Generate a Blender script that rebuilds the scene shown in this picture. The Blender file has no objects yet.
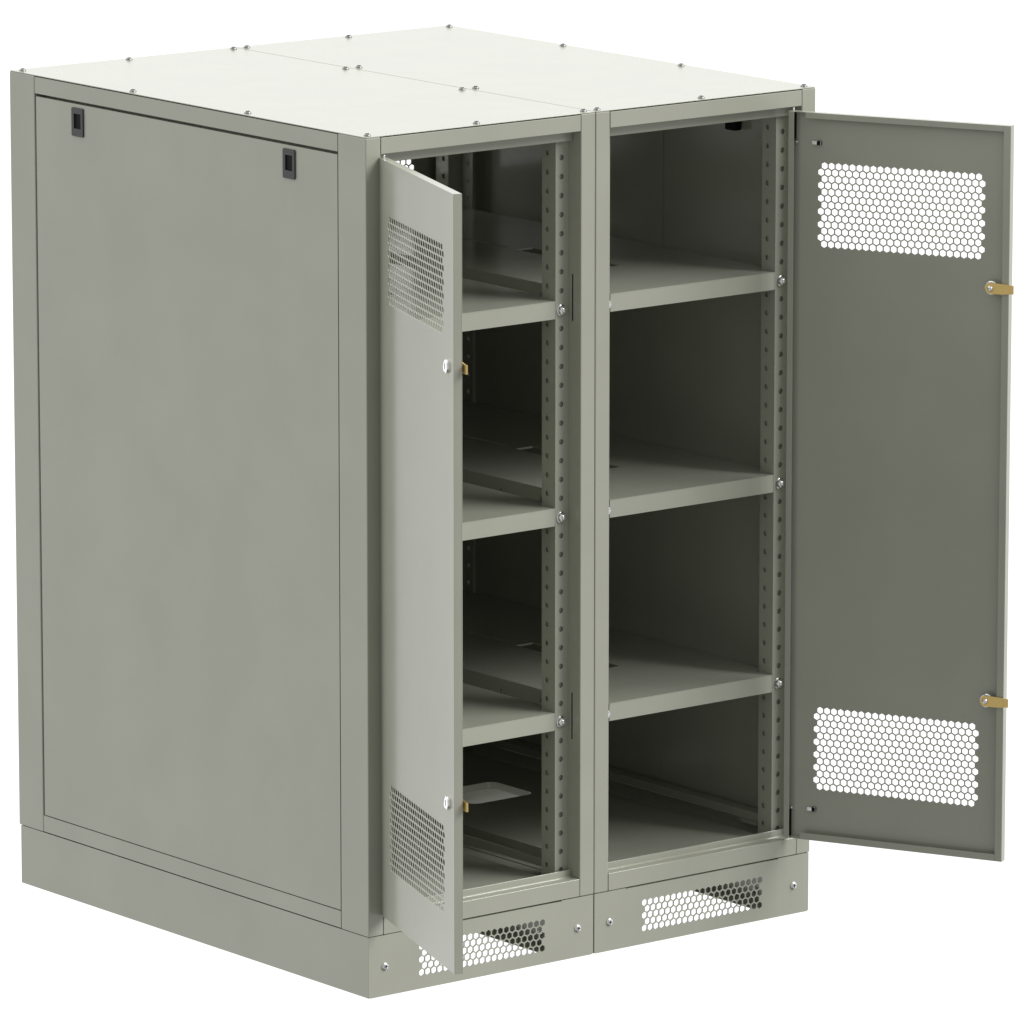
import bpy, bmesh, math
from mathutils import Vector, Matrix
from mathutils.geometry import delaunay_2d_cdt

sc = bpy.context.scene
COL = sc.collection
D, H, HP = 1.269, 1.806, 0.131
DB = 1.276                              # the body overhangs the plinth at the back
#         # depth, height, plinth height (metres)
CW = 0.601                                # width of one cabinet
UPY = 0.0414                            # front plane of the mounting rails
CAMV = (-9.098063, -12.012376, 4.025374, 0.902837, -0.196089, -0.000146, 7483.297685)
W_BACK = (-.80, .70, .47, 1.18)         # world brightness from behind the camera to behind the cabinets
W_TOP = (.35, 1.0, 0.0, .44)
W_DOWN = (.50, .95, 1.0, .12)          # darker straight below
SUNS = [(-51, 40, 2.75, 36, 'front_right_lamp'), (160, 14, .56, 40, 'left_lamp')]
PBZ = .024
PIT = 0.0402                            # pitch of the mounting holes
HEX = 0.0161                            # pitch of the honeycomb

# ------------------------------------------------------------------ materials
def new_mat(name):
    m = bpy.data.materials.new(name); m.use_nodes = True
    nt = m.node_tree
    return m, nt, nt.nodes['Principled BSDF']

def paint_mat(name, col, rough=0.16, bump=0.06):
    m, nt, b = new_mat(name)
    tc = nt.nodes.new('ShaderNodeTexCoord')
    n1 = nt.nodes.new('ShaderNodeTexNoise'); n1.inputs['Scale'].default_value = 5.0; n1.inputs['Detail'].default_value = 3
    n2 = nt.nodes.new('ShaderNodeTexNoise'); n2.inputs['Scale'].default_value = 650.0; n2.inputs['Detail'].default_value = 2
    mr = nt.nodes.new('ShaderNodeMapRange')
    mr.inputs['From Min'].default_value = .3; mr.inputs['From Max'].default_value = .7
    mr.inputs['To Min'].default_value = .965; mr.inputs['To Max'].default_value = 1.035
    mx = nt.nodes.new('ShaderNodeVectorMath'); mx.operation = 'SCALE'
    mx.inputs[0].default_value = col
    nt.links.new(tc.outputs['Object'], n1.inputs['Vector'])
    nt.links.new(tc.outputs['Object'], n2.inputs['Vector'])
    nt.links.new(n1.outputs['Fac'], mr.inputs['Value'])
    nt.links.new(mr.outputs['Result'], mx.inputs['Scale'])
    nt.links.new(mx.outputs['Vector'], b.inputs['Base Color'])
    r2 = nt.nodes.new('ShaderNodeMapRange')
    r2.inputs['To Min'].default_value = rough - .03; r2.inputs['To Max'].default_value = rough + .05
    nt.links.new(n1.outputs['Fac'], r2.inputs['Value'])
    nt.links.new(r2.outputs['Result'], b.inputs['Roughness'])
    bp = nt.nodes.new('ShaderNodeBump'); bp.inputs['Strength'].default_value = bump; bp.inputs['Distance'].default_value = .001
    nt.links.new(n2.outputs['Fac'], bp.inputs['Height'])
    nt.links.new(bp.outputs['Normal'], b.inputs['Normal'])
    b.inputs['Specular IOR Level'].default_value = .5
    return m

def metal_mat(name, col, rough, nz=.05):
    m, nt, b = new_mat(name)
    b.inputs['Metallic'].default_value = 1
    n = nt.nodes.new('ShaderNodeTexNoise'); n.inputs['Scale'].default_value = 300
    mr = nt.nodes.new('ShaderNodeMapRange'); mr.inputs['To Min'].default_value = rough - nz; mr.inputs['To Max'].default_value = rough + nz
    nt.links.new(n.outputs['Fac'], mr.inputs['Value']); nt.links.new(mr.outputs['Result'], b.inputs['Roughness'])
    b.inputs['Base Color'].default_value = (*col, 1)
    return m

PAINT = paint_mat('grey_green_paint', (0.343, 0.350, 0.288))
STEEL = metal_mat('zinc_plated_steel', (.80, .80, .80), .16)
GREYSTEEL = metal_mat('dull_steel', (.26, .26, .25), .35)
CHROME = metal_mat('bright_chrome', (.95, .95, .95), .10, .03)
BRASS = metal_mat('yellow_passivated_steel', (.82, .60, .24), .42)
DARK = paint_mat('black_plastic', (.006, .006, .006), .6, .0)
DARK.node_tree.nodes['Principled BSDF'].inputs['Specular IOR Level'].default_value = .12
FRAME = paint_mat('dark_grey_plastic', (.026, .026, .028), .42, .02)

# ------------------------------------------------------------------ mesh helpers
def box(bm, x0, x1, y0, y1, z0, z1, bev=0.0, seg=2):
    vs = [bm.verts.new((x, y, z)) for z in (z0, z1) for y in (y0, y1) for x in (x0, x1)]
    fs = [bm.faces.new([vs[i] for i in f]) for f in
          ((0, 2, 3, 1), (4, 5, 7, 6), (0, 1, 5, 4), (1, 3, 7, 5), (3, 2, 6, 7), (2, 0, 4, 6))]
    if bev > 0:
        es = {e for f in fs for e in f.edges}
        bmesh.ops.bevel(bm, geom=list(es) + vs, offset=bev, segments=seg, affect='EDGES', profile=.5, clamp_overlap=True)

def hexa(cx, cy, r):
    return [(cx + r * math.sin(k * math.pi / 3), cy + r * math.cos(k * math.pi / 3)) for k in range(6)]

def ring(cx, cy, r, n=16):
    return [(cx + r * math.cos(k * 2 * math.pi / n), cy + r * math.sin(k * 2 * math.pi / n)) for k in range(n)]

def rrect(x0, x1, y0, y1, r, n=6):
    p = []
    for cx, cy, a in ((x1 - r, y1 - r, 0), (x0 + r, y1 - r, 90), (x0 + r, y0 + r, 180), (x1 - r, y0 + r, 270)):
        for k in range(n + 1):
            t = math.radians(a + 90 * k / n); p.append((cx + r * math.cos(t), cy + r * math.sin(t)))
    return p

def honeycomb(x0, x1, ztop, rows, odd_inset=True):
    """hexagonal holes: the wide rows run x0..x1, the others are one shorter"""
    n = round((x1 - x0) / HEX) + 1
    cx = (x0 + x1) / 2; out = []
    for r in range(rows):
        short = (r % 2 == 0) if odd_inset else (r % 2 == 1)
        m = n - 1 if short else n
        for k in range(m):
            out.append(hexa(cx + (k - (m - 1) / 2) * HEX, ztop - r * HEX * .872, .00775))
    return out

def plate(bm, outline, holes, f0, f1):
    """sheet with holes. outline / holes are 2-D loops, f0 and f1 map (u,v) to a point on each face"""
    loops = [outline] + holes
    pts, edges, owner = [], [], []
    for li, lp in enumerate(loops):
        b = len(pts)
        for i, p in enumerate(lp):
            pts.append(Vector(p)); owner.append(li); edges.append((b + i, b + (i + 1) % len(lp)))
    vo, eo, fo, ov, oe, of = delaunay_2d_cdt(pts, edges, [], 0, 1e-7)
    own = [owner[o[0]] if o else 0 for o in ov]
    def inside(px, py):
        c = False; n = len(outline); j = n - 1
        for i in range(n):
            xi, yi = outline[i]; xj, yj = outline[j]
            if (yi > py) != (yj > py) and px < (xj - xi) * (py - yi) / (yj - yi) + xi: c = not c
            j = i
        return c
    A = [bm.verts.new(f0(v.x, v.y)) for v in vo]
    B = [bm.verts.new(f1(v.x, v.y)) for v in vo]
    for f in fo:
        o = {own[i] for i in f}
        if len(o) == 1:
            k = o.pop()
            if k > 0: continue
            c = sum((vo[i] for i in f), Vector((0, 0))) / len(f)
            if not inside(c.x, c.y): continue
        bm.faces.new([A[i] for i in f]); bm.faces.new([B[i] for i in reversed(f)])
    # walls along every loop
    idx = {}
    for i, o in enumerate(ov):
        for q in o: idx[q] = i
    for a, b in edges:
        a, b = idx[a], idx[b]
        if a != b: bm.faces.new((A[a], A[b], B[b], B[a]))

def rect(x0, x1, y0, y1): return [(x0, y0), (x1, y0), (x1, y1), (x0, y1)]

def profile(bm, pts, x0, x1):
    """closed YZ profile swept along X"""
    a = [bm.verts.new((x0, y, z)) for y, z in pts]; b = [bm.verts.new((x1, y, z)) for y, z in pts]
    n = len(pts)
    for i in range(n):
        bm.faces.new((a[i], a[(i + 1) % n], b[(i + 1) % n], b[i]))
    bm.faces.new(a[::-1]); bm.faces.new(b)

def lathe(bm, prof, n=24, M=Matrix()):
    """prof: list of (r, h); axis = local Z of M"""
    rings = []
    for r, h in prof:
        if r < 1e-6: rings.append([bm.verts.new(M @ Vector((0, 0, h)))])
        else: rings.append([bm.verts.new(M @ Vector((r * math.cos(2 * math.pi * k / n), r * math.sin(2 * math.pi * k / n), h))) for k in range(n)])
    for a, b in zip(rings, rings[1:]):
        for k in range(n):
            q = [a[k % len(a)], a[(k + 1) % len(a)], b[(k + 1) % len(b)], b[k % len(b)]]
            u = []
            for v in q:
                if v not in u: u.append(v)
            if len(u) > 2: bm.faces.new(u)

def finish(name, bm, mat, parent=None, loc=(0, 0, 0), rotz=0, smooth=False, mats=None):
    bmesh.ops.recalc_face_normals(bm, faces=bm.faces[:])
    me = bpy.data.meshes.new(name); bm.to_mesh(me); bm.free()
    for m in (mats or [mat]): me.materials.append(m)
    if smooth:
        me.polygons.foreach_set('use_smooth', [True] * len(me.polygons))
        me.set_sharp_from_angle(angle=math.radians(38))
    o = bpy.data.objects.new(name, me); COL.objects.link(o)
    o.location = loc; o.rotation_euler = (0, 0, rotz)
    if parent: o.parent = parent
    return o

def dup(o, parent, loc=None, rot=None):
    c = o.copy(); COL.objects.link(c); c.parent = parent
    if loc is not None: c.location = loc
    if rot is not None: c.rotation_euler = rot
    return c

# ------------------------------------------------------------------ fasteners (axis = local -Y, head towards -Y)
RX = Matrix.Rotation(math.radians(90), 4, 'X')      # local Z -> -Y
def screw_mesh(r=.0084, h=.0050):
    bm = bmesh.new()
    prof = [(r, 0), (r, h * .25)]
    for k in range(1, 6):
        t = k / 6 * math.pi / 2; prof.append((r * math.cos(t) , h * .25 + h * .75 * math.sin(t)))
    prof += [(r * .22, h * .99), (r * .16, h * .55), (0, h * .5)]
    lathe(bm, prof, 20, RX)
    o = finish('screw', bm, STEEL, smooth=True); o.data.materials.append(DARK)
    # cross recess: dark slots let into the head
    b2 = bmesh.new(); b2.from_mesh(o.data)
    n0 = len(b2.faces)
    s = r * .5
    box(b2, -s, s, -h * 1.02, -h * .7, -r * .12, r * .12)
    box(b2, -r * .12, r * .12, -h * 1.03, -h * .7, -s, s)
    b2.faces.ensure_lookup_table()
    for f in b2.faces[n0:]: f.material_index = 1
    b2.to_mesh(o.data); b2.free()
    return o
def roof_screw_mesh():
    bm = bmesh.new()
    lathe(bm, [(.0074, 0), (.0078, .0012), (.0070, .0034), (.0050, .0050), (.0034, .0056), (.0030, .0046), (0, .0046)], 16)
    n0 = len(bm.faces)
    box(bm, -.0040, .0040, -.0010, .0010, .0036, .0062); box(bm, -.0010, .0010, -.0040, .0040, .0036, .00625)
    bm.faces.ensure_lookup_table()
    for f in bm.faces[n0:]: f.material_index = 1
    return finish('screw', bm, GREYSTEEL, smooth=True, mats=[GREYSTEEL, DARK])
def bolt_mesh():
    bm = bmesh.new()
    lathe(bm, [(.0125, 0), (.0125, .0016), (.0105, .0024)], 24, RX)          # washer
    lathe(bm, [(.0108, .0024), (.0108, .0068), (.0096, .0082), (0, .0086)], 6, RX)
    lathe(bm, [(.0052, .0084), (.0050, .0108), (.0040, .0118), (0, .0120)], 16, RX)
    return finish('bolt', bm, STEEL, smooth=True)

SCREW, RSCREW, BOLT = screw_mesh(), roof_screw_mesh(), bolt_mesh()
first = {'screw': False, 'roof': False, 'bolt': False}
def put(kind, parent, loc, rz=0):
    src = {'screw': SCREW, 'roof': RSCREW, 'bolt': BOLT}[kind]
    if not first[kind]:
        first[kind] = True; src.parent = parent; src.location = loc; src.rotation_euler = (0, 0, rz); return src
    return dup(src, parent, loc, (0, 0, rz))

# ------------------------------------------------------------------ cabinet parts (local to the cabinet, x 0..0.6)
def make_mounting_rail(parent, side, rear, W):
    """L-section upright: a face flange and a side flange, both punched.
       side -1: left of the opening, +1: right"""
    zs = [1.7123 - PIT * k for k in range(-1, 39)]
    bm = bmesh.new(); t = .0018
    xf0, xf1 = (.0387, .072) if side < 0 else (.5275, W - .0390)
    yf = UPY if not rear else D - UPY
    s = 1 if not rear else -1
    z0, z1 = .150, 1.775
    xc = .0565 if side < 0 else .5433 + (W - .601)
    plate(bm, rect(xf0, xf1, z0, z1), [ring(xc, z, .0060, 14) for z in zs],
          lambda u, v: (u, yf, v), lambda u, v: (u, yf + s * t, v))
    xs = xf1 if side < 0 else xf0
    ya, yb = sorted((yf + s * (t + .0002), yf + s * .0440))
    plate(bm, rect(ya, yb, z0, z1), [ring(yf + s * .0281, z + .008, .0058, 14) for z in zs if z + .008 < 1.768],
          lambda u, v: (xs, u, v), lambda u, v: (xs + (t if side > 0 else -t), u, v))
    xa, xb = (.0387, xf1 - .0002) if side < 0 else (xf0 + .0002, W - .0390)
    ya2, yb2 = sorted((yf + s * .0055, yf + s * .0065)); g = .003 if side < 0 else .0
    box(bm, xa, xb - g if side < 0 else xb, ya2, yb2, z0, z1)                       # added strip that catches light, so the holes show grey, not black
    xl = xs - .0045 if side < 0 else xs + .0055
    ya3, yb3 = sorted((yf + s * .0070, yf + s * .0435)); box(bm, xl - .0005, xl + .0005, ya3, yb3, z0, z1)  # same added strip behind the side flange holes
    y4, y5 = sorted((yf + s * .0443, yf + s * .0458)); box(bm, xa, xb, y4, y5, z0, z1)  # closing plate added to keep light out of the rail cavity
    if not rear or side > 0:       # second return running back beside the post
        y2, y3 = sorted((yf + s * (.055), yf + s * .092))
        xr = .004 + (.5565 if side > 0 else 0.033)
        if rear:
            plate(bm, rect(y2, y3, z0, z1), [ring((y2 + y3) / 2 - .002, z, .0052, 14) for z in zs],
                  lambda u, v: (xr, u, v), lambda u, v: (xr + .0015, u, v))
    return finish('mounting_rail', bm, PAINT, parent)

def make_shelf(parent, ztop, W):
    bm = bmesh.new(); t = .0018; fy = UPY; ry = D - UPY
    x0, x1 = .0740, .5272; wx0, wx1 = .0455, .5545
    out = [(x0, fy), (x1, fy), (x1, .0935), (wx1, .0935), (wx1, D - .0935), (x1, D - .0935), (x1, ry),
           (x0, ry), (x0, D - .0935), (wx0, D - .0935), (wx0, .0935), (x0, .0935)]
    slots = [rect(.279, .326, .317, .622), rect(.279, .289, .657, D - .317)]
    plate(bm, out, slots, lambda u, v: (u, v, ztop), lambda u, v: (u, v, ztop - t))
    h = .0385
    zl = ztop - t - .0001
    box(bm, x0, x1, fy, fy + t, ztop - h, zl, .0004, 1)
    box(bm, x0, x1, ry - t, ry, ztop - h, zl, .0004, 1)
    hy = [.2408 + .1382 * (k - 1) for k in range(8)]
    for xx, tt in ((wx0, t), (wx1 - t, t)):
        plate(bm, rect(.0937, D - .0937, ztop - h, zl), [ring(y, ztop - .0245, .0045, 10) for y in hy],
              lambda u, v: (xx, u, v), lambda u, v: (xx + tt, u, v))
    for y in (fy + t, ry - t - .012): box(bm, x0, x1, y, y + .012, ztop - h, ztop - h + t)
    # small returns at the slots' ends and hat section stiffeners under the sheet
    box(bm, .20, .202, .30, D - .30, ztop - .022, zl); box(bm, .398, .400, .30, D - .30, ztop - .022, zl)
    for yy in (.6222, D - .3168): box(bm, .2792, .3258, yy, yy + .0016, ztop - .0040, zl)
    s = finish('shelf', bm, PAINT, parent)
    for x in (.0610, .5433 + (W - .601)):
        put('bolt', s, (x, UPY, ztop - .0205))
    return s

def make_plinth(parent, left_):
    bm = bmesh.new(); t = .002; zt = HP - .0006
    w0, w1 = (.0004, .5986) if left_ else (.0012, .5990)
    out = [(w0, .003), (w0 + .003, 0), (w1 - .003, 0), (w1, .003), (w1, zt), (.5126, zt), (.5118, zt - .0035), (.5105, zt - .0016),
           (.0895, zt - .0016), (.0882, zt - .0035), (.0874, zt), (w0, zt)]
    hc = honeycomb(.139, .461, .0905, 5, odd_inset=False)
    plate(bm, out, hc, lambda u, v: (u, 0, v), lambda u, v: (u, t, v))
    plate(bm, rect(w0, w1, 0, zt), honeycomb(.139, .461, .0905, 5, odd_inset=False), lambda u, v: (u, D, v), lambda u, v: (u, D - t, v))
    for x in (w0, w1 - t): box(bm, x, x + t, t + .0001, D - t - .0001, 0, zt, .0003, 1)
    for a, b in ((.032, .034), (.566, .568)): box(bm, a, b, .0125, D - .0125, .0022, zt - .006)
    for a, b in ((.032, .087), (.513, .568)): box(bm, a, b, .0125, D - .0125, .0004, .0020)
    box(bm, w0 + t + .0002, w1 - t - .0002, t + .0003, .0320, zt - .0045, zt - .0025)
    for x0, x1 in ((w0 + t + .0002, .045), (.555, w1 - t - .0002)):
        box(bm, x0, x1, t + .0003, .012, .004, zt - .006)
    p = finish('plinth', bm, PAINT, parent)
    for x in (.042, .556): put('screw', p, (x, 0, .0635))
    put('screw', p, (.5659, .138, PBZ), math.radians(-90))
    return p

def make_post(parent, x0, y0, x1, y1):
    bm = bmesh.new(); box(bm, x0, x1, y0, y1, HP + .0003, H, .0022, 3)
    o = finish('corner_post', bm, PAINT, parent)
    return o

def slot_mark(bm, x, y, z0, z1, w=.0016): box(bm, x - .0006, x + .0004, y - w, y + w, z0, z1)

def make_cabinet(x0, outer, W):
    """outer: -1 the closed side is on the left, +1 on the right"""
    root = bpy.data.objects.new('rack_cabinet', None); COL.objects.link(root); root.location = (x0, 0, 0)
    make_plinth(root, outer < 0)
    # posts
    for xa, xb in ((.0002 if outer < 0 else .0006, .0385), (W - .0388, W - .0006)):
        # keep the middle posts slim in depth so that the bay between the cabinets stays open
        out_side = (xa < .3) == (outer < 0)
        df, dr = .0945, .0865
        make_post(root, xa, 0, xb, df); p = make_post(root, xa, D - dr, xb, DB)
    # slots in the inner faces of the front posts
    # rails, front and rear
    for name, zr in (('top_rail', 1), ('bottom_rail', 0)):
        for rear in (0, 1):
            bm = bmesh.new()
            f = (lambda y: y) if not rear else (lambda y: D - y)
            if zr:
                P = [(0.0006, 1.7705), (0.0, 1.7712), (0, 1.8035), (.0008, 1.8043), (.030, 1.8043), (.0415, 1.8043), (.0415, 1.7485), (.0403, 1.7473),
                     (.0297, 1.7473), (.0285, 1.7485), (.0285, 1.7640), (.0265, 1.7685), (.022, 1.7705)]
            else:
                P = [(0, .1325), (0, .1688), (.0006, .1697), (.0245, .1697), (.0255, .1710), (.0272, .1714), (.0285, .1725),
                     (.0285, .1845), (.0290, .1852), (.0306, .1852), (.0312, .1845), (.0312, .1640), (.0040, .1640), (.0030, .1325)]
            profile(bm, [(f(y), z) for y, z in P], .0398, W - .0402)
            if zr == 0:
                for xx in (.0465, W - .047): box(bm, xx - .003, xx + .003, f(.020) - .0015, f(.020) + .0015, .1685, .1700)
            finish(name, bm, PAINT, root, smooth=False)
    # side rails
    def sx(a): return a if outer < 0 else W - a
    bm = bmesh.new()
    a, b = sorted((sx(.0006), sx(.036)))
    box(bm, a, b, .0965, 1.1815, 1.7685, 1.8043, .0008, 2)
    a, b = sorted((sx(.032), sx(.037)))
    box(bm, a, b, .0965, 1.1815, 1.742, 1.7683)
    finish('top_rail', bm, PAINT, root)
    bm = bmesh.new()
    a, b = sorted((sx(.0006), sx(.032)))
    box(bm, a, b, .0965, 1.1815, .1327, .1690, .0008, 2)
    a, b = sorted((sx(.014), sx(.036)))
    box(bm, a, b, .0965, 1.1815, .1692, .2000)
    a, b = sorted((sx(.0362), sx(.050)))
    box(bm, a, b, .0965, 1.1815, .1835, .2012, .0008, 1)
    a, b = sorted((sx(.0362), sx(.052)))
    box(bm, a, b, .118, .172, .1740, .1832)
    finish('bottom_rail', bm, PAINT, root)
    bm = bmesh.new()
    a, b = sorted((sx(.564), sx(.5994)))
    box(bm, a, b, .0950, D - .0950, 1.7685, 1.8043, .0006, 1)
    finish('top_rail', bm, PAINT, root)
    bm = bmesh.new()
    a, b = sorted((sx(.556), sx(.560)))
    if outer < 0: box(bm, a, b, .0950, D - .0950, .1740, .1925, .0006, 1)
    else: box(bm, a, b, .0950, D - .0950, .1500, .1800, .0006, 1)
    a, b = sorted((sx(.5602), sx(.5990)))
    box(bm, a, b, .0950, D - .0950, .1327, .1480)
    finish('bottom_rail', bm, PAINT, root)
    # roof
    bm = bmesh.new(); box(bm, .0010, W - .0012, .0010, DB - .001, H + .0003, H + .0022, .0006, 2)
    roof = finish('roof_panel', bm, PAINT, root)
    for x in (.018, W - .0185):
        for k in range(4): put('roof', roof, (x, .018 + k * (D - .036) / 3, H + .0010), .4 + 1.3 * k)
    for y in (.018, D - .018): put('roof', roof, (.3, y, H + .0010), .9)
    # outer side panel, lift-off, with two black latches
    bm = bmesh.new()
    px = sx(.0012); sgn = 1 if outer < 0 else -1
    ly = [(.2403, .2812), (.9985, 1.0402)]
    a, b = sorted((px, px + sgn * .0018))
    lh = [rect(y0 + .004, y1 - .004, 1.699, 1.749) for y0, y1 in ly]
    plate(bm, rect(.0978, 1.1772, .1712, 1.7622), lh, lambda u, v: (px, u, v), lambda u, v: (px + sgn * .0018, u, v))
    for (u0, u1, v0, v1) in ((.0978, .0993, .1712, 1.7615), (1.1757, 1.1772, .1712, 1.7615), (.0995, 1.1755, .1712, .1727), (.0995, 1.1755, 1.7600, 1.7615)):
        a, b = sorted((px + sgn * .0020, px + sgn * .0130)); box(bm, a, b, u0, u1, v0, v1)
    # stiffening channel inside the panel
    a, b = sorted((px + sgn * .0030, px + sgn * .0037)); box(bm, a, b, .507, .545, .205, 1.733, .001, 1)
    sp = finish('side_panel', bm, PAINT, root)
    for y0, y1 in ly:
        bm = bmesh.new()
        plate(bm, rrect(y0, y1, 1.693, 1.7545, .003, 3), [rect(y0 + .0078, y1 - .0088, 1.7098, 1.7420)],
              lambda u, v: (px - sgn * .0035, u, v), lambda u, v: (px - sgn * .0003, u, v))
        n0 = len(bm.faces)
        a, b = sorted((px - sgn * .0008, px + sgn * .0045)); box(bm, a, b, y0 + .0079, y1 - .0089, 1.7099, 1.7419)
        # inner spring housing
        a, b = sorted((px + sgn * .0050, px + sgn * .026)); box(bm, a, b, y0 - .003, y1 - .010, 1.688, 1.748, .002, 1)
        bm.faces.ensure_lookup_table()
        for f in bm.faces[n0:]: f.material_index = 1
        finish('latch', bm, FRAME, sp, mats=[FRAME, DARK])
    # perforated uprights
    for rear in (0, 1):
        for side in (-1, 1): make_mounting_rail(root, side, rear, W)
    for z in (1.4105, .9688, .5282): make_shelf(root, z, W)
    # floor plate with a rounded cable opening and a raised rim underneath
    bm = bmesh.new(); zf = .165
    cut = rrect(.213, .387, .689, .841, .022, 6); cut2 = rrect(.372, .4125, .432, .446, .004, 3)
    plate(bm, rect(.075, .525, .045, D - .045), [cut], lambda u, v: (u, v, zf), lambda u, v: (u, v, zf - .002))
    for k in range(len(cut)):
        p, q = Vector(cut[k]), Vector(cut[(k + 1) % len(cut)])
        vs = [bm.verts.new(c) for c in ((p.x, p.y, zf - .002), (q.x, q.y, zf - .002), (q.x, q.y, zf - .016), (p.x, p.y, zf - .016))]
        bm.faces.new(vs)
    for xx in (.075, .523): box(bm, xx, xx + .002, .045, D - .045, zf - .030, zf - .0022)
    box(bm, .04, .0748, .045, D - .045, .1335, .1355); box(bm, .5252, .56, .045, D - .045, .1335, .1355)
    finish('floor_panel', bm, PAINT, root)
    return root

# ------------------------------------------------------------------ doors
def make_door(root, loc, ang, w, yo, yi, zb, g1, g2, l1, l2, free0):
    """local x runs from the hinge to the free edge, y is the thickness, z is up"""
    zt = 1.764; t = .0015
    s = 1 if yi > yo else -1
    bm = bmesh.new()
    h1 = honeycomb(w - free0 - 23 * HEX, w - free0, g1, 13)
    h2 = honeycomb(w - free0 - 23 * HEX, w - free0, g2, 13)
    h3 = [ring(w - .040, l1, .0085, 12), ring(w - .040, l2, .0085, 12)]
    plate(bm, rect(0, w, zb, zt), h1 + h2 + h3, lambda u, v: (u, yo, v), lambda u, v: (u, yo + s * t, v))
    def yb(a, b): return sorted((yo + s * a, yo + s * b))
    T = abs(yi - yo)
    y0, y1 = yb(t + .0001, T - t - .0001)
    g = .0001
    box(bm, 0, t, y0, y1, zb, zt); box(bm, w - t, w, y0, y1, zb, zt)
    box(bm, t + g, w - t - g, y0, y1, zt - t, zt); box(bm, t + g, w - t - g, y0, y1, zb, zb + t)
    y2, y3 = yb(T - t, T)
    box(bm, 0, .0128, y2, y3, zb, zt, .0004, 1)                     # hinge side return
    box(bm, w - .0160, w, y2, y3, zb, zt, .0004, 1)                 # free side return
    box(bm, .0392, w - .0162, y2, y3, zt - .0128, zt, .0004, 1)
    box(bm, .0385, w - .0162, y2, y3, zb, zb + .0148, .0004, 1)
    d = finish('door', bm, PAINT, root, loc, ang)
    # locks: bright oval barrel outside, nut inside, cam tongue in yellow steel
    for zc in (l1, l2):
        bm = bmesh.new()
        M = Matrix.Translation((w - .040, yo, zc)) @ Matrix.Rotation(math.radians(90 * s), 4, 'X')
        M2 = M @ Matrix.Scale(1.0, 4)
        lathe(bm, [(.0145, .0), (.0147, .0030), (.0138, .0052), (.0108, .0064), (.0104, .0058), (0, .0058)], 28, M2)
        n0 = len(bm.faces)
        for f_ in (0,):
            a, b = sorted((yo - s * .0040, yo - s * .0061)); box(bm, w - .0412, w - .0388, a, b, zc - .0058, zc + .0058)
        bm.faces.ensure_lookup_table()
        for f in bm.faces[n0:]: f.material_index = 1
        # barrel and hexagonal nut on the inner side
        Mi = Matrix.Translation((w - .040, yo, zc)) @ Matrix.Rotation(math.radians(-90 * s), 4, 'X')
        lathe(bm, [(.0085, .0016), (.0085, T + .0036), (0, T + .0037)], 20, Mi)
        lathe(bm, [(.0150, T - .0060), (.0150, T + .0002), (.0138, T + .0014), (.0088, T + .0014)], 24, Mi)
        lk = finish('lock', bm, CHROME, d, smooth=True, mats=[CHROME, DARK])
        bm = bmesh.new()
        y0, y1 = yb(T + .0030, T + .0054)
        # rounded tongue, joggled near the tip
        n = 14; pts = [(w - .040 + .0118 * math.cos(a), zc + .0118 * math.sin(a)) for a in [math.radians(90 + 180 * k / n) for k in range(n + 1)]]
        pts += [(w - .012, zc - .0112), (w + .002, zc - .0098), (w + .002, zc + .0098), (w - .012, zc + .0112)]
        plate(bm, pts, [], lambda u, v: (u, y0, v), lambda u, v: (u, y1, v))
        jy = (lambda u: yo + s * (T + .0016) - s * .0035 * min(1, max(0, (u - w - .004) / .004)))
        tip = [(w + .0021, zc - .0098), (w + .0130, zc - .0092), (w + .0130, zc + .0092), (w + .0021, zc + .0098)]
        plate(bm, tip, [], lambda u, v: (u, y0, v), lambda u, v: (u, y1 if u < w + .006 else y1 + s * .002, v))
        cam = finish('cam_tongue', bm, BRASS, d)
        bm = bmesh.new()
        Ms = Matrix.Translation((w - .040, yo + s * (T + .0055), zc)) @ Matrix.Rotation(math.radians(-90 * s), 4, 'X')
        lathe(bm, [(.0068, 0), (.0068, .0018), (.0052, .0042), (.0024, .0050), (.0020, .0035), (0, .0035)], 18, Ms)
        finish('screw', bm, STEEL, d, smooth=True)
    # hinges: spring pin beside the hinge return, head above the door, keeper screw and lug
    for up in (1, -1):
        ze = zt if up > 0 else zb
        bm = bmesh.new()
        ym = yo + s * T * .5
        Mh = Matrix.Translation((.0080, ym, ze - (.002 if up > 0 else .004)))
        lathe(bm, [(0, 0), (.0018, .0), (.0018, .0072), (.0012, .0082), (0, .0084)], 14, Mh)
        n0 = len(bm.faces)
        za, zb_ = (ze - .060, ze - .0035) if up > 0 else (ze + .0035, ze + .060)
        a, b = yb(.0020, .0085); box(bm, .0030, .0120, a, b, za, zb_)
        bm.faces.ensure_lookup_table()
        for f in bm.faces[n0:]: f.material_index = 1
        zs = ze - up * .0660
        Mk = Matrix.Translation((.0050, yo + s * .0075, zs)) @ Matrix.Rotation(math.radians(90), 4, 'Y')
        n1 = len(bm.faces)
        lathe(bm, [(0, 0), (.0018, 0), (.0018, .0080), (.0042, .0085), (.0042, .0120), (0, .0132)], 12, Mk)
        finish('hinge', bm, CHROME, d, smooth=True, mats=[CHROME, DARK])
        bm = bmesh.new()
        a, b = yb(.0016, .0075); box(bm, .0500, .0520, a, b, zs - .004, zs + .004, .0005, 1)
        box(bm, .0610, .0700, a, b, zs - .005, zs + .005, .0005, 1)
        n0 = len(bm.faces)
        a, b = yb(.0030, .0060); box(bm, .0522, .0608, a, b, zs - .0038, zs + .0038)
        bm.faces.ensure_lookup_table()
        for f in bm.faces[n0:]: f.material_index = 1
        finish('clip', bm, STEEL, d, mats=[STEEL, DARK])
    return d

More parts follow.
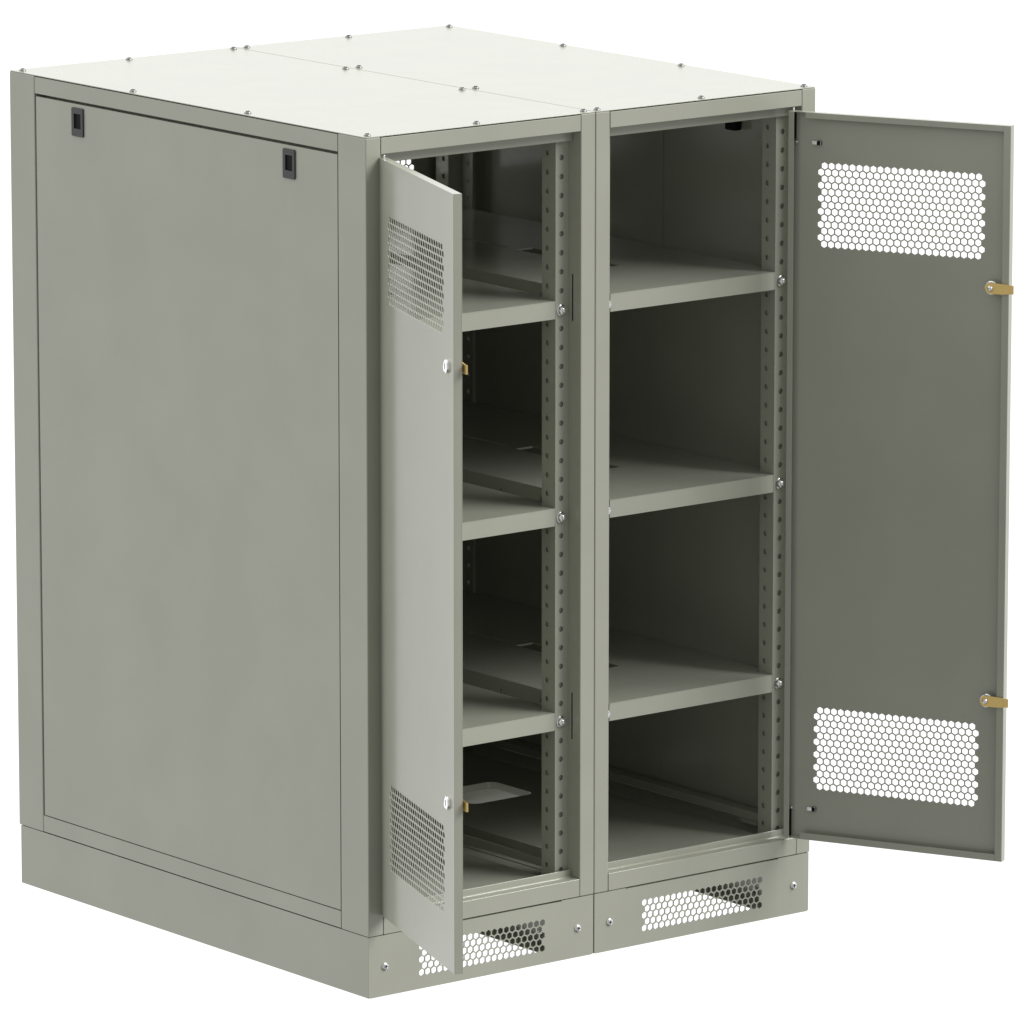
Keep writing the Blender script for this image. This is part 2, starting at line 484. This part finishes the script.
def make_rear_door(root):
    bm = bmesh.new()
    h = honeycomb(.1175, .1175 + 23 * HEX, 1.649, 13)
    plate(bm, rect(.0405, .5595, .171, 1.7695), h, lambda u, v: (u, D - .002, v), lambda u, v: (u, D - .0035, v))
    for a, b, c, d_ in ((.0405, .042, .171, 1.7695), (.558, .5595, .171, 1.7695), (.0422, .5578, .171, .1725), (.0422, .5578, 1.768, 1.7695)):
        box(bm, a, b, D - .020, D - .0037, c, d_)
    box(bm, .0405, .052, D - .0215, D - .0202, .171, 1.7695); box(bm, .548, .5595, D - .0215, D - .0202, .171, 1.7695)
    return finish('rear_door', bm, PAINT, root)

left = make_cabinet(0.0, -1, .601)
right = make_cabinet(CW, +1, .6030)
for r in (left, right): make_rear_door(r)
make_door(left, (.0337, -.0001, 0), math.radians(-110.53), .508, 0.0, .0185, .1748, 1.6465, .4603, 1.4125, .5215, .0714)
make_door(right, (1.1221 - CW, -.0064, 0), math.radians(-64.26), .5093, .0180, 0.0, .1777, 1.649, .4632, 1.4172, .5268, .0697)
# long slots pressed in the inner faces of the middle front post of the left cabinet
for z0, z1 in ((1.367, 1.466), (.4695, .570)):
    bm = bmesh.new(); box(bm, .5614, .5630, .0258, .0284, z0, z1); finish('slot', bm, DARK, left)

left['label'] = 'grey cabinet with blank side panel and two black latches, half-hidden behind its narrow-looking door'
left['category'] = 'cabinet'
right['label'] = 'grey cabinet whose wide open door shows its inner face and yellow cam tongues'
right['category'] = 'cabinet'
for r in (left, right): r['group'] = 'rack cabinets joined side by side'

# ------------------------------------------------------------------ camera
cam = bpy.data.cameras.new('camera'); co = bpy.data.objects.new('camera', cam); COL.objects.link(co)
C = Vector(CAMV[0:3]); yaw, pit, roll, f = CAMV[3:7]
fw = Vector((math.cos(pit) * math.cos(yaw), math.cos(pit) * math.sin(yaw), math.sin(pit)))
rt = fw.cross(Vector((0, 0, 1))).normalized(); up = rt.cross(fw)
co.matrix_world = Matrix(((rt.x, up.x, -fw.x, C.x), (rt.y, up.y, -fw.y, C.y), (rt.z, up.z, -fw.z, C.z), (0, 0, 0, 1)))
cam.sensor_width = 36; cam.sensor_fit = 'HORIZONTAL'; cam.lens = f / 1024 * 36
cam.clip_start = .5; cam.clip_end = 500
sc.camera = co

# ------------------------------------------------------------------ studio light: a white sweep that falls off behind the camera
w = bpy.data.worlds.new('World'); sc.world = w; w.use_nodes = True
nt = w.node_tree; bg = nt.nodes['Background']
tc = nt.nodes.new('ShaderNodeTexCoord')
def dotramp(vec, a0, a1, v0, v1):
    dt = nt.nodes.new('ShaderNodeVectorMath'); dt.operation = 'DOT_PRODUCT'
    dt.inputs[1].default_value = Vector(vec).normalized()
    nt.links.new(tc.outputs['Generated'], dt.inputs[0])
    mr = nt.nodes.new('ShaderNodeMapRange'); mr.interpolation_type = 'SMOOTHSTEP'
    mr.inputs['From Min'].default_value = a0; mr.inputs['From Max'].default_value = a1
    mr.inputs['To Min'].default_value = v0; mr.inputs['To Max'].default_value = v1
    nt.links.new(dt.outputs['Value'], mr.inputs['Value'])
    return mr.outputs['Result']
back = dotramp((.62, .78, -.02), *W_BACK)
zen = dotramp((0.25, .35, 1), *W_TOP)
ad = nt.nodes.new('ShaderNodeMath'); ad.operation = 'ADD'
nt.links.new(back, ad.inputs[0]); nt.links.new(zen, ad.inputs[1])
dn = dotramp((0, 0, -1), *W_DOWN)
mu = nt.nodes.new('ShaderNodeMath'); mu.operation = 'MULTIPLY'
nt.links.new(ad.outputs[0], mu.inputs[0]); nt.links.new(dn, mu.inputs[1])
nt.links.new(mu.outputs[0], bg.inputs['Strength'])
bg.inputs['Color'].default_value = (1, 1, 1, 1)
w.cycles.sampling_method = 'MANUAL'; w.cycles.sample_map_resolution = 512

def sun(az, el, strength, angle, name):
    l = bpy.data.lights.new(name, 'SUN'); l.energy = strength; l.angle = math.radians(angle)
    o = bpy.data.objects.new(name, l); COL.objects.link(o)
    d = Vector((math.cos(math.radians(el)) * math.cos(math.radians(az)), math.cos(math.radians(el)) * math.sin(math.radians(az)), math.sin(math.radians(el))))
    o.rotation_euler = (-d).to_track_quat('-Z', 'Y').to_euler(); o.location = d * 6
for s_ in SUNS: sun(*s_)

sc.view_settings.view_transform = 'Standard'; sc.view_settings.look = 'None'
sc.view_settings.exposure = 0; sc.view_settings.gamma = 1
sc.render.engine = 'CYCLES'; sc.cycles.max_bounces = 12; sc.cycles.diffuse_bounces = 8; sc.cycles.use_denoising = True
